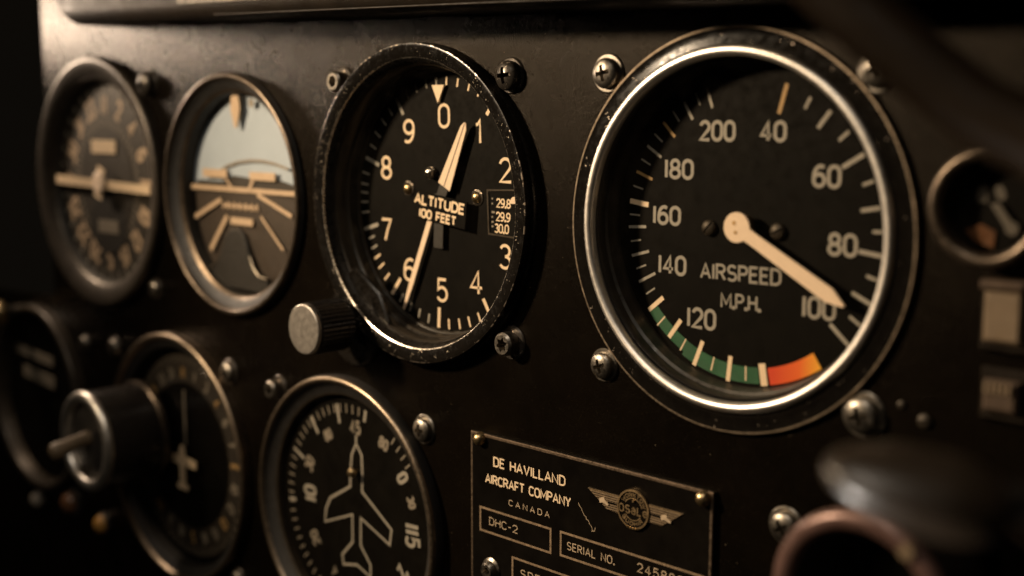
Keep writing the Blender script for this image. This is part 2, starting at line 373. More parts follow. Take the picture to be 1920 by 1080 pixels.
# ------------------------------------------------------------------ stroke lettering
def A(cx, cy, rx, ry, a0, a1, n=None):
    n = n or max(4, int(abs(a1 - a0) / 12))
    return [(cx + rx * math.cos(math.radians(a0 + (a1 - a0) * i / n)), cy + ry * math.sin(math.radians(a0 + (a1 - a0) * i / n))) for i in range(n + 1)]
def flip(pts, w): return [(w - x, 1 - y) for x, y in pts]
_six = [A(.28, .3, .28, .3, 180, -180), [(0, .3)] + A(.36, .42, .36, .58, 180, 62)]
G = {
 '0': (.56, [(A(.28, .70, .28, .30, 0, 180) + A(.28, .30, .28, .30, 180, 360), 1)]),
 '1': (.26, [([(0, .79), (.10, .84), (.2, 1), (.2, 0)], 0)]),
 '|': (.10, [([(.05, 1), (.05, 0)], 0)]),
 '2': (.56, [(A(.28, .72, .27, .28, 168, -38) + [(0, 0), (.57, 0)], 0)]),
 '3': (.56, [(A(.27, .755, .24, .245, 155, -90) , 0), (A(.27, .255, .28, .255, 90, -155), 0)]),
 '4': (.58, [([(.40, 0), (.40, 1), (0, .27), (.58, .27)], 0)]),
 '5': (.56, [([(.51, 1), (.09, 1), (.04, .50)] + A(.27, .315, .28, .315, 130, -152), 0)]),
 '6': (.56, [(_six[0], 1), (_six[1][1:], 0)]),
 '7': (.54, [([(0, 1), (.54, 1), (.33, .5), (.18, 0)], 0)]),
 '8': (.56, [(A(.28, .755, .235, .245, 0, 360), 1), (A(.28, .26, .28, .26, 0, 360), 1)]),
 '9': (.56, [(flip(_six[0], .56), 1), (flip(_six[1][1:], .56), 0)]),
 'A': (.62, [([(0, 0), (.31, 1), (.62, 0)], 0), ([(.12, .33), (.50, .33)], 0)]),
 'B': (.54, [([(0, 0), (0, 1)] + A(.26, .76, .24, .24, 90, -90) + [(0, .52)], 0), ([(.2, .52)] + A(.26, .26, .28, .26, 90, -90) + [(0, 0)], 0)]),
 'C': (.56, [(A(.29, .70, .29, .30, 28, 180) + A(.29, .30, .29, .30, 180, 332), 0)]),
 'D': (.56, [([(0, 0), (0, 1)] + A(.24, .68, .32, .32, 90, 0) + A(.24, .32, .32, .32, 0, -90), 1)]),
 'E': (.48, [([(.48, 1), (0, 1), (0, 0), (.48, 0)], 0), ([(0, .52), (.42, .52)], 0)]),
 'F': (.46, [([(.46, 1), (0, 1), (0, 0)], 0), ([(0, .5), (.40, .5)], 0)]),
 'H': (.56, [([(0, 0), (0, 1)], 0), ([(.56, 0), (.56, 1)], 0), ([(0, .52), (.56, .52)], 0)]),
 'I': (.06, [([(.03, 0), (.03, 1)], 0)]),
 'K': (.56, [([(0, 0), (0, 1)], 0), ([(.53, 1), (0, .42)], 0), ([(.18, .6), (.56, 0)], 0)]),
 'L': (.46, [([(0, 1), (0, 0), (.46, 0)], 0)]),
 'M': (.70, [([(0, 0), (0, 1), (.35, .25), (.70, 1), (.70, 0)], 0)]),
 'N': (.58, [([(0, 0), (0, 1), (.58, 0), (.58, 1)], 0)]),
 'O': (.60, [(A(.30, .68, .30, .32, 0, 180) + A(.30, .32, .30, .32, 180, 360), 1)]),
 'P': (.52, [([(0, 0), (0, 1)] + A(.26, .74, .26, .26, 90, -90) + [(0, .48)], 0)]),
 'R': (.55, [([(0, 0), (0, 1)] + A(.27, .75, .25, .25, 90, -90) + [(0, .5)], 0), ([(.26, .5), (.55, 0)], 0)]),
 'S': (.54, [(A(.27, .745, .25, .255, 28, 255) + A(.27, .25, .27, .25, 78, -152), 0)]),
 'T': (.56, [([(0, 1), (.56, 1)], 0), ([(.28, 1), (.28, 0)], 0)]),
 'U': (.56, [([(0, 1)] + A(.28, .28, .28, .28, 180, 360) + [(.56, 1)], 0)]),
 'V': (.60, [([(0, 1), (.30, 0), (.60, 1)], 0)]),
 'W': (.80, [([(0, 1), (.2, 0), (.4, .8), (.6, 0), (.8, 1)], 0)]),
 'Y': (.60, [([(0, 1), (.30, .46), (.60, 1)], 0), ([(.30, .46), (.30, 0)], 0)]),
 'a': (.50, [(A(.25, .50, .24, .25, 150, 0) + [(.49, 0)], 0), (A(.25, .22, .24, .22, 0, 360), 1), ([(.25, .86), (.25, 1.0)], 0)]),
 'e': (.52, [([(.05, .40), (.50, .40)] + A(.27, .40, .25, .38, 0, 318), 0)]),
 '.': (.10, [([(.05, -.03), (.05, .10)], 0)]),
 '-': (.34, [([(.02, .48), (.32, .48)], 0)]),
 ' ': (.34, []),
}
def lettering(s, h, t, width=None, gap=0.20, xs=0.85, z0=0.0, arc=None, word=None):
    """centred text of cap height h, stroke t; z0 lifts the print off its surface; arc=(radius, degrees, sign) bends it"""
    adv = []; x = 0
    for ch in s:
        w = G[ch][0]; adv.append((x, w)); x += w + gap
    tot = x - gap
    sx = ((width - t) / tot) if width else (h - t) * xs
    mb = MB(); k = 0; wi = 0
    for ch, (x0, w) in zip(s, adv):
        if ch == ' ': wi += 1
        if word is not None and wi != word: continue
        for pts, cl in G[ch][1]:
            q = []
            for px, py in pts:
                X = (x0 + px - tot / 2) * sx; Y = py * (h - t) + t / 2 - h / 2
                if arc:
                    r, a, sg = arc; th = math.radians(a) - sg * X / r; rr = r + sg * Y
                    X, Y = rr * math.cos(th), rr * math.sin(th)
                q.append((X, Y))
            tt = t * 2.0 if ch == '.' else t
            if ch == '.':
                cx, cy = q[0][0], (q[0][1] + q[1][1]) / 2
                q = [(cx, cy - t * .8), (cx, cy + t * .8)]; tt = t * 1.6
            mb.ribbon(q, tt, z0 + k * 0.0006, cl); k = (k + 1) % 3
    return mb
def inscribe(s, h, t, width, gap, m, parent, loc, rz=0.0):
    for k in range(len(s.split())):
        part('lettering', lettering(s, h, t, width, gap=gap, word=k), m, parent, loc, rz)
PR = 0.004   # how far print stands off what it is printed on

def dial_disc(r, z): return MB().disc(r, z, 128)
def add_ticks(mb, ticks, z, c=(0, 0)):
    for (a0, a1, r0, r1, w, mi) in ticks:
        p0 = (c[0] + r0 * math.cos(math.radians(a1)), c[1] + r0 * math.sin(math.radians(a1)))
        p1 = (c[0] + r1 * math.cos(math.radians(a0)), c[1] + r1 * math.sin(math.radians(a0)))
        mb.ribbon([p0, p1], w, z + PR, mi=mi)
def band(mb, r0, r1, a0, a1, z, mi=0, n=40):
    vs = []
    for i in range(n + 1):
        a = math.radians(a0 + (a1 - a0) * i / n)
        vs += [(r0 * math.cos(a), r0 * math.sin(a), z), (r1 * math.cos(a), r1 * math.sin(a), z)]
    mb.add(vs, [(2 * i, 2 * i + 1, 2 * i + 3, 2 * i + 2) for i in range(n)], mi); return mb
def glass_disc(r, z):
    return MB().lathe([(0.001, z + .05), (r, z + .05), (r, z - .05), (0.001, z - .05)], 96)

def closed_cyl(r, z0, z1, seg=48, lobes=None):
    vs = []
    for z in (z0, z1):
        for k in range(seg):
            a = 2 * PI * k / seg
            q = r if not lobes else r * (1 - .17 + .17 * math.cos(6 * a))
            vs.append((q * math.cos(a), q * math.sin(a), z))
    return MB().add(vs, [tuple(range(seg))[::-1], tuple(range(seg, 2 * seg))] + [(k, (k + 1) % seg, seg + (k + 1) % seg, seg + k) for k in range(seg)])

# ------------------------------------------------------------------ the panel
HOLES = [(0, .1, 3.62), (-9.2, .11, 3.68), (-17.7, -.05, 3.3), (-25.8, 0, 3.95), (-21.3, -8.83, 3.85), (-12.36, -8.65, 3.6), (5.4, .82, .86), (-31.2, -8.4, 3.3)]
def build_panel():
    out = [(16, -20), (16, 9), (-27.8, 9)]
    out += [(-27.8 + 2.0 * math.cos(math.radians(a)), 7.0 + 2.0 * math.sin(math.radians(a))) for a in range(100, 181, 10)]
    out += [(-29.8, -4.4), (-40, -4.8), (-40, -20)]
    n = len(out)
    base = MB().add([(x, y, 0) for x, y in out] + [(x, y, -.24) for x, y in out], [tuple(range(n)), tuple(range(n, 2 * n))[::-1]] + [(k, n + k, n + (k + 1) % n, (k + 1) % n) for k in range(n)]).mesh('b', [M['panel']])
    cuts = []
    for x, y, r in HOLES:
        c = closed_cyl(r, -1, 1, 120).mesh('c', []); c.transform(Matrix.Translation((x, y, 0))); cuts.append(c)
    me = boolean(base, cuts, 'instrument_panel'); me.materials.clear(); me.materials.append(M['panel'])
    for p in me.polygons: p.use_smooth = False
    o = bpy.data.objects.new('instrument_panel', me); COL.objects.link(o)
    o.rotation_euler = (PI / 2, 0, 0)
    o['kind'] = 'structure'; o['label'] = 'black wrinkle painted metal panel that carries the round gauges'
    return o
build_panel()

# ------------------------------------------------------------------ glareshield over the panel
def rounded_bar(x0, x1, y0, y1, z0, z1, r, rend, mi=0):
    """padded lip: rounded section swept along x, its left end rounded in plan"""
    sec = []
    for (cy, cz, a0) in ((y0 + r, z1 - r, -90), (y1 - r, z1 - r, 0)):
        sec += [(cy + r * math.sin(math.radians(a)), cz + r * math.cos(math.radians(a))) for a in [a0 + i * 11.25 for i in range(9)]]
    sec = [(y0, z0)] + sec + [(y1, z0)]
    mb = MB(); stations = []
    for i in range(9):
        a = math.radians(90 * i / 8)
        stations.append((x0 + rend * (1 - math.sin(a)), (1 - math.cos(a)) * rend))
    stations = [(x, d) for x, d in stations][::-1]
    stations = sorted([(x0 + rend * (1 - math.cos(math.radians(90 * i / 10))), rend * (1 - math.sin(math.radians(90 * i / 10)))) for i in range(11)])
    st = stations + [(x1 - (x1 - x0 - rend) * (1 - k / 12), 0) for k in range(1, 13)]
    n = len(sec)
    vs = []
    for x, d in st:
        for (y, z) in sec: vs.append((x, y + d * (1 if y < (y0 + y1) / 2 else 0), z))
    fs = [(i * n + k, i * n + (k + 1) % n, (i + 1) * n + (k + 1) % n, (i + 1) * n + k) for i in range(len(st) - 1) for k in range(n)]
    fs.append(tuple(range(n)))
    return mb.add(vs, fs, mi)
gs = thing('glareshield', 'long black padded glareshield lip overhanging the top of the panel', 'glareshield', (0, 4.42, 0))
gs.rotation_euler = (PI / 2, math.radians(1.75), 0)
part('padded_lip', rounded_bar(-25.0, 16, 0, 4.0, 0.02, 1.9, 0.5, 1.2), M['hood'], gs)
part('trim_strip', MB().tube([(-15.6, .12, 1.78), (-8, .12, 1.8), (4, .12, 1.8)], .03, 10), M['hood'], gs)
part('label_strip', MB().box(-17.3, -12.6, .42, .75, 1.88, 1.93, bev=.02), M['strip'], gs)

# ------------------------------------------------------------------ screws (one mesh per kind, shared)
def cross_cut(r, w, z0, z1, rz=0):
    def arm(l, ww):
        mb = MB()
        mb.add([(-l * .55, -ww * .35, z0), (l * .55, -ww * .35, z0), (l * .55, ww * .35, z0), (-l * .55, ww * .35, z0),
                (-l, -ww / 2, z1), (l, -ww / 2, z1), (l, ww / 2, z1), (-l, ww / 2, z1)],
               [(0, 3, 2, 1), (4, 5, 6, 7), (0, 1, 5, 4), (1, 2, 6, 5), (2, 3, 7, 6), (3, 0, 4, 7)])
        return mb
    a = arm(r, w).mesh('c', []); b = arm(r, w * 1.001).mesh('c', [])
    b.transform(Matrix.Rotation(PI / 2, 4, 'Z')); out = [a, b]
    for m in out: m.transform(Matrix.Rotation(rz, 4, 'Z'))
    return out
def pan_head(r, h):
    prof = [(r, -.02), (r, h * .35)] + [(r * math.cos(math.radians(a)) , h * .35 + h * .65 * math.sin(math.radians(a))) for a in range(8, 90, 9)]
    mb = MB().lathe(prof, 48)
    n = 48; o = len(mb.v) - n
    mb.f.append(tuple(range(o, o + n))); mb.mi.append(0)
    mb.f.append(tuple(range(0, n))); mb.mi.append(0)
    return mb
def screw_mesh(kind, m, r=.31, h=.20):
    if kind == 'cross':
        base = pan_head(r, h).mesh('h', [m]); cut = cross_cut(r * .66, r * .32, h * .15, h * 1.3)
    elif kind == 'slot':
        base = pan_head(r, h).mesh('h', [m])
        cut = [MB().add([(-1, -r * .13, h * .45), (1, -r * .13, h * .45), (1, r * .13, h * .45), (-1, r * .13, h * .45), (-1, -r * .13, h * 2), (1, -r * .13, h * 2), (1, r * .13, h * 2), (-1, r * .13, h * 2)],
               [(0, 3, 2, 1), (4, 5, 6, 7), (0, 1, 5, 4), (1, 2, 6, 5), (2, 3, 7, 6), (3, 0, 4, 7)]).mesh('c', [])]
    else:   # socket: straight sided head with a hole; lobed: star shaped hole
        prof = [(r, -.02), (r, h - .05), (r - .05, h)]
        mb = MB().lathe(prof, 48); mb.f.append(tuple(range(96, 144))); mb.mi.append(0); mb.f.append(tuple(range(48))); mb.mi.append(0)
        base = mb.mesh('h', [m])
        cut = [closed_cyl(r * .62, h * .35, h * 1.5, 6 if kind == 'socket' else 48, kind == 'lobed').mesh('c', [])]
    me = boolean(base, cut, 'screw_head'); me.materials.clear(); me.materials.append(m)
    return soften(me, 30)
def washer(r, z=.05):
    return MB().lathe([(r * .55, z), (r - .03, z), (r, z - .03), (r, 0)], 48)
S_CROSS = screw_mesh('cross', M['steel'])
S_CROSSB = screw_mesh('cross', M['dsteel'], .33, .26)
S_SOCK = screw_mesh('socket', M['steel'], .27, .36)
S_LOBE = screw_mesh('lobed', M['steel'], .27, .32)
S_SLOT = screw_mesh('slot', M['brass'], .17, .13)
S_SLOTB = screw_mesh('slot', M['oldscrew'], .17, .13)
W_STEEL = washer(.40).mesh('washer', [M['steel']])
W_BLACK = washer(.40).mesh('washer', [M['dsteel']])
def screw(label, x, y, me, wm=None, rz=0.2, z=0.0, s=1.0, group='screws along the instrument panel'):
    t = thing('panel_screw', label, 'screw', (x, y, z), group)
    zz = 0.0
    if wm: part('washer', wm, None, t, rz=rz); zz = .045
    part('head', me, None, t, (0, 0, zz), rz)
    t.scale = (s, s, s)
    return t
screw('bright cross head screw at upper left corner of the airspeed gauge', -3.14, 3.22, S_CROSS, W_STEEL, .2, s=1.06)
screw('half hidden cross head screw at upper right corner of the airspeed gauge', 3.13, 3.14, S_CROSS, W_STEEL, .5, s=1.05)
screw('blurred cross head screw at lower right corner of the airspeed gauge', 3.12, -3.16, S_CROSS, W_STEEL, .3, s=1.12)
screw('bright cross head screw at lower left corner of the airspeed gauge', -3.16, -3.13, S_CROSS, W_STEEL, .35, s=.95)
screw('worn screw with round dark socket at upper left corner of the altimeter', -12.25, 3.2, S_SOCK, W_BLACK)
screw('black cross head screw at upper right corner of the altimeter', -6.05, 3.23, S_CROSSB, W_BLACK, .1, s=1.05)
screw('star socket screw at lower right corner of the altimeter', -6.0, -3.0, S_LOBE, W_BLACK, .3, s=1.05)
screw('dull screw with dark socket at upper left of the gauge with the aeroplane outline', -15.55, -5.6, S_SOCK, W_BLACK, .2, s=.95)
screw('bright cross head screw at upper right of the gauge with the aeroplane outline', -9.15, -5.68, S_CROSS, W_STEEL, .1, s=1.0)
screw('bright topped cross head screw beside the reddish ring knob', 1.56, -5.68, S_CROSS, W_STEEL, .55, s=1.0)
screw('blurred dark screw at upper right of the leftmost round dial', -22.3, 3.3, S_CROSSB, W_BLACK, .3, s=1.2)
screw('blurred screw at lower right of the leftmost round dial', -22.4, -3.35, S_CROSS, W_BLACK, .3, s=.9)
screw('blurred steel screw casting a dark shadow at upper right of the heading gyro', -18.15, -5.52, S_CROSS, W_BLACK, .3, s=1.05)
screw('blurred screw at upper left of the heading gyro', -25.3, -5.7, S_CROSS, W_BLACK, .3, s=.95)
screw('blurred screw beside the rim of the half seen gauge at lower left', -27.5, -5.85, S_CROSS, W_BLACK, .3, s=.85)
screw('blurred screw at lower right of the heading gyro near the frame edge', -18.0, -12.1, S_CROSS, W_BLACK, .3, s=.9)
screw('tiny dull screw on the panel below the right rim of the airspeed gauge', 3.85, -2.85, S_SLOTB, None, .3, s=.5)
screw('small brownish screw just above the round brass rimmed gauge at the right edge', 5.1, 2.0, S_SLOTB, None, .3, s=.9)
screw('small lone screw on the panel above the dark lever knob', 4.31, -3.07, S_SLOTB, None, .3, s=.8)

# ------------------------------------------------------------------ airspeed indicator
ai = thing('airspeed_indicator', 'large round airspeed gauge with chrome ring, green and red arcs', 'airspeed gauge', (0, .1, 0))
part('flange', MB().lathe([(4.06, 0, 1), (4.06, .09, 1), (4.045, .11, 1), (4.01, .11, 0), (3.93, .09, 0), (3.78, .13, 0), (3.70, .14, 0), (3.66, .10, 0), (3.60, .0, 0)], 160), [M['flange'], M['rim']], ai, (0, -.08, 0))
ring = [(3.66, .10)] + [(3.55 + .11 * math.cos(math.radians(a)), .12 + .12 * math.sin(math.radians(a))) for a in range(0, 181, 15)] + [(3.44, .02)]
part('chrome_ring', MB().lathe(ring, 180), M['satin'], ai, (0, -.05, 0))
part('sleeve', MB().lathe([(3.44, .04), (3.40, -.02), (3.40, -.22), (3.34, -.26), (3.33, -.45), (3.30, -.50), (3.29, -.62)], 140), M['sleeve'], ai)
ZA = -.6
ad = dial_disc(3.38, ZA)
TA = []
maj = [110, 122.3, 135.4, 148, 160, 172.8, -176.3, -164.2, -152.9]
for i, a in enumerate(maj):
    TA.append((a, a, 2.5 if i == 5 else 2.54, 2.96 + .01 * i, .11 if i == 5 else .062, 1 if i == 5 else (4 if i in (2, 4) else 2)))
for a in (115.7, 128.9, 141.9, 154.3, 166.2, 178.4, -170.2, -158.4, -146.8): TA.append((a, a, 2.71, 2.99, .035, 2))
for a, b, w in ((-140.7, 2.63, .1), (-126.5, 2.61, .1), (-111.4, 2.67, .1), (-95.6, 2.72, .1), (-79.9, 2.80, .16)): TA.append((a, a, b, 3.26 - .13 * (abs(a) > 120), w, 1))
for a in (-133.6, -119.4, -103.6, -87.8): TA.append((a, a, 2.87, 3.17, .032, 1))
TA.append((72.9, 72.6, 2.38, 2.98, .085, 4))
for a, r0, r1, w in ((61.4, 2.69, 2.94, .065), (51.5, 2.55, 2.97, .085), (40.8, 2.7, 2.97, .065), (30.5, 2.48, 3.0, .085), (20.2, 2.74, 2.98, .06), (10.3, 2.6, 3.0, .075),
                     (1.7, 2.82, 3.02, .06), (-6.8, 2.57, 3.05, .085), (-15.5, 2.83, 3.08, .06), (-24.4, 2.68, 3.12, .08), (-33, 2.87, 3.16, .06), (-41.4, 2.67, 3.22, .08)):
    TA.append((a, a, r0, r1, w, 2))
# the printed ticks lie over the arcs
add_ticks(ad, TA, ZA + .004)
dA = part('dial', ad, [M['dial'], M['cream'], M['ivory'], M['grey'], M['yellow']], ai)
g = MB()
for i in range(1): band(g, 2.87, 3.14, -139.6, -118, ZA + .003)
band(g, 2.88, 3.22, -118, -82, ZA + .003)
part('green_arc', g, M['green'], dA)
part('red_arc', band(MB(), 2.9, 3.25, -77.5, -55.2, ZA + .003), M['redarc'], dA)
for s, x, y, h, w in (('200', -.74, 1.70, .44, .90), ('40', .59, 1.71, .43, .62), ('60', 1.81, .85, .46, .63), ('80', 2.20, -.44, .46, .64), ('|00', 1.74, -1.71, .46, .76),
                      ('|20', -1.03, -2.24, .46, .76), ('|40', -1.82, -1.16, .44, .76), ('|60', -1.99, -.1, .43, .76), ('|80', -1.69, .89, .44, .77)):
    part('numeral', lettering(s, h, .072, w, gap=.22), M['ivory'], dA, (x, y + h / 2, ZA + PR))
part('lettering', lettering('AIRSPEED', .35, .05, 1.97, gap=.20), M['ivory'], dA, (-.1, -.975, ZA + PR), .015)
part('lettering', lettering('M.P.H.', .33, .045, .98, gap=.16), M['ivory'], dA, (-.06, -1.555, ZA + PR), .015)
for x, y, rz in ((-.86, -.08, .9), (.79, -.05, .5)):
    part('dial_screw', S_SLOTB, None, ai, (x, y, ZA), rz)
part('spindle', MB().cyl(.24, ZA, -.42, 40).cyl(.12, -.42, -.33, 32), M['brass'], ai)
nd = []
ang = math.atan2(-1.34, 2.45); L = 2.80
hub = [(.31 * math.cos(math.radians(a)), .31 * math.sin(math.radians(a))) for a in range(28, 333, 8)]
prof = hub + [(.45, -.135), (2.42, -.155), (L - .02, -.03), (L, 0.02), (2.42, .155), (.45, .135)]
part('needle', MB().prism(prof, -.33, -.285, bev=.008), M['needlepaint'], ai, (0, 0, 0), ang)
pins = MB().cyl(.045, -.286, -.279, 20, (-.06, .09)).cyl(.04, -.286, -.279, 20, (-.02, -.12))
part('needle_pin', MB().cyl(.045, -.286, -.277, 20, (-.06, .09)), M['yellow'], ai, (0, 0, 0), 0)
part('needle_pin', MB().cyl(.04, -.286, -.277, 20, (-.02, -.10)), M['yellow'], ai, (0, 0, 0), 0)
part('cover_glass', glass_disc(3.42, -.02), M['glass'], ai)

# ------------------------------------------------------------------ altimeter
al = thing('altimeter', 'round altimeter with chipped black bezel and two cream hands', 'altimeter', (-9.2, .11, 0))
prof = [(3.99, 0, 0), (3.99, .08, 0), (3.96, .12, 0), (3.97, .37, 1), (3.962, .392, 1), (3.945, .40, 2), (3.90, .40, 2), (3.80, .395, 2), (3.63, .355, 3), (3.612, .345, 3), (3.605, .31, 0), (3.55, .18, 0), (3.50, .10, 0)]
part('bezel', MB().lathe(prof, 200), [M['black'], M['worn'], M['blackband'], M['barelip']], al)
part('sleeve', MB().lathe([(3.51, .14), (3.50, .06, 0), (3.47, .03, 1), (3.45, 0, 0), (3.44, -.3, 0), (3.40, -.34, 1), (3.38, -.36, 0), (3.36, -.62, 0), (3.33, -.64, 1), (3.31, -.71, 1)], 140), [M['sleeve'], M['bronze']], al)
tabc = (-2.72, -3.40)
tb = MB()
tp = []
for k in range(40):
    a = math.radians(150 + k * 250 / 39); tp.append((tabc[0] + 1.1 * math.cos(a), tabc[1] + 1.1 * math.sin(a)))
tp += [(-1.2, -3.2), (-1.6, -2.4), (-2.6, -1.8), (-3.3, -2.2)]
tb.prism(tp, 0, .12, bev=.05)
part('knob_lug', tb, M['black'], al)
ZB = -.7
bd = dial_disc(3.4, ZB)
TB = [(123.7, 2.68, 3.2, .095, 2)]  # left ticks take the greyer print: bezel shade put into their colour
for a in (131, 138.3, 146.2, 153.4): TB.append((a, 2.93, 3.2, .055, 2))
TB += [(160.5, 2.66, 3.24, .1, 2)]
for a in (167.9, 173.4, 177.6, -177.7, -172.6): TB.append((a, 2.98, 3.28, .055, 2))
TB += [(-164.6, 2.67, 3.28, .1, 2)]
for a in (-159.3, -154.1, -148.8, -143.4, -136.7): TB.append((a, 2.92, 3.2, .055, 1 if a > -150 else 2))
TB += [(-128.5, 2.68, 3.26, .1, 1)]
for a in (-122, -114.2, -107.4, -100.3): TB.append((a, 2.97, 3.22, .055, 2))
TB += [(-93, 2.72, 3.25, .1, 1)]
for a in (-85.9, -78.6, -71.6, -64.4): TB.append((a, 2.98, 3.25, .055, 1))
TB += [(-57.3, 2.75, 3.27, .1, 1)]
for a in (-50.4, -43.8, -36.5, -29): TB.append((a, 3.0, 3.25, .055, 1))
for a in (-21.6, 18, 54): TB.append((a, 2.75, 3.27, .1, 1))
for a in (115.9, 108.6, 101, 93.8): TB.append((a, 2.95, 3.18, .055, 2))
for a in (86.7, 79, 71.2, 64.1): TB.append((a, 2.97, 3.18, .055, 1))
for a in (47, 40, 32.5, 25, 10, 3, -5, -13): TB.append((a, 2.98, 3.2, .055, 1))
add_ticks(bd, [(a, a, r0, r1, w, m) for a, r0, r1, w, m in TB], ZB)
dB = part('dial', bd, [M['dial'], M['cream'], M['ivory']], al)
for s, x, y in (('0', .08, 1.89), ('1', 1.34, 1.51), ('2', 2.26, .59), ('3', 2.26, -1.51), ('4', 1.24, -2.24), ('5', -.03, -2.56), ('6', -1.32, -2.14), ('7', -2.22, -1.14), ('8', -2.2, .52), ('9', -1.27, 1.49)):
    part('numeral', lettering(s, .63, .075, {'1': .25, '4': .47}.get(s, .44)), M['cream'], dB, (x, y + .31, ZB + PR), .02)
for k, a in enumerate((-119, -112, -104.5, -96, -88, -81, -70.5, -63)):
    part('fine_print', lettering(('000', '000', '000', '000', '0000', '000', '|2.', '000')[k], .11, .022, .22, gap=.3, arc=None), M['dimgrey'], dB, (3.40 * math.cos(math.radians(a)) * .985, 3.40 * math.sin(math.radians(a)) * .985, ZB + PR), math.radians(a + 90))
# the lettering stands on a small black bridge over the hub
part('hub_post', MB().cyl(.25, ZB, -.50, 40), M['matte'], al)
bp_ = part('name_bridge', MB().box(-.98, .98, -.50, .20, -.50, -.46, bev=.015), M['dial'], al, (.17, 0, 0), -.115)
part('lettering', lettering('ALTITUDE', .29, .060, 1.90, gap=.20), M['cream'], bp_, (-.03, .0, -.46 + PR))
inscribe('|00 FEET', .25, .054, 1.42, .20, M['cream'], bp_, (-.06, -.345, -.46 + PR))
# index triangle hung just over the scale
part('index_triangle', MB().prism([(-.27, 2.97), (.19, 2.97), (-.04, 2.52)], -.66, -.60), M['cream'], al)
# hands
def hand(root, tip, w0, w1, taper):
    a = Vector((tip[0] - root[0], tip[1] - root[1])); Lh = a.length
    return [(0, -w0 / 2), (Lh - taper, -w1 / 2), (Lh - .02, -.03), (Lh - .02, .03), (Lh - taper, w1 / 2), (0, w0 / 2)], math.atan2(a.y, a.x)
hp, ha = hand((.27, .43), (1.06, 2.05), .47, .22, .16)
sh = part('short_hand', MB().prism(hp, -.53, -.505), M['needlepaint'], al, (.27, .43, 0), ha)
part('centre_line', MB().ribbon([(0, 0), (1.76, 0)], .024, -.501), M['matte'], sh)
part('hand_root', MB().box(-.45, .0, -.16, .16, -.53, -.505), M['matte'], sh)
lp_, la = hand((-.30, -.44), (-1.38, -2.89), .17, .16, .75)
lh = part('long_hand', MB().prism(lp_, -.56, -.535), M['needlepaint'], al, (-.30, -.44, 0), la)
part('hand_root', MB().box(-.5, .0, -.08, .08, -.56, -.535), M['matte'], lh)
part('dark_bar', MB().box(-.17, .17, -1.15, 0, -.60, -.57), M['matte'], al, (.02, 0, 0), -.05)  # dark matte bar running down from the hub
for x, y in ((-1.28, .31), (1.30, .20)):
    o = part('dial_screw', MB().lathe([(.2, ZB), (.2, ZB + .03), (.15, ZB + .04)], 40, mi=0).lathe([(.14, ZB + .02)] + [(.14 * math.cos(math.radians(a)), ZB + .04 + .10 * math.sin(math.radians(a))) for a in range(0, 90, 10)], 32, mi=1), [M['dsteel'], M['brass']], al, (x, y, 0))
part('bright_pin', MB().lathe([(.16, ZB), (.16, -.58)] + [(.15 * math.cos(math.radians(a)), -.58 + .13 * math.sin(math.radians(a))) for a in range(0, 90, 10)], 32), M['chrome'], al, (-.33, .76, 0))
# pressure window
part('window_drum', MB().prism([(1.72, .36), (2.82, .41), (2.77, -.66), (1.77, -.61)], ZB + .004, ZB + .012), M['dial'], dB)
part('window_frame', MB().ribbon([(1.66, .40), (2.88, .45), (2.83, -.72), (1.71, -.67)], .045, ZB + .03, True), M['bronze'], dB)
for s, x, y in (('29.8', 2.21, .10), ('29.9', 2.20, -.23), ('30.0', 2.15, -.52)):
    part('numeral', lettering(s, .235, .036, .50, gap=.16), M['cream'], dB, (x, y, ZB + .018), -.02)
for k, (y, l) in enumerate(((.2, .05), (.08, .05), (-.13, .11), (-.25, .05), (-.37, .07), (-.48, .07))):
    part('window_mark', MB().ribbon([(1.80, y), (1.80 + l, y)], .045, ZB + .018), M['grey'], dB)
part('white_flag', MB().prism([(2.60 + .14 * math.cos(math.radians(a)), .11 + .17 * math.sin(math.radians(a))) for a in range(0, 181, 15)], ZB + .016, ZB + .05), M['needlepaint'], dB)
part('cover_glass', glass_disc(3.5, .07), M['glass'], al)
kn = MB()
seg = 72; pts = []
def knurl(r0, r1, z0, z1, n=36):
    vs = []; m = n * 2
    for z in (z0, z1):
        for k in range(m):
            r = r1 if k % 2 else r0; a = 2 * PI * k / m; vs.append((r * math.cos(a), r * math.sin(a), z))
    return vs, [(k, (k + 1) % m, m + (k + 1) % m, m + k) for k in range(m)]
v_, f_ = knurl(.70, .66, .55, 1.55); kn.add(v_, f_)
kn.lathe([(.40, .0), (.40, .3), (.50, .34), (.50, .5), (.66, .56)], 48); kn.lathe([(.68, 1.55), (.64, 1.66), (.60, 1.68)], 72)
kb = part('setting_knob', kn, M['knob'], al, (-2.68, -3.30, .05))
part('knob_face', MB().lathe([(.66, 1.62), (.655, 1.70), (.63, 1.72)], 64).disc(.63, 1.72, 64), M['alu'], kb)

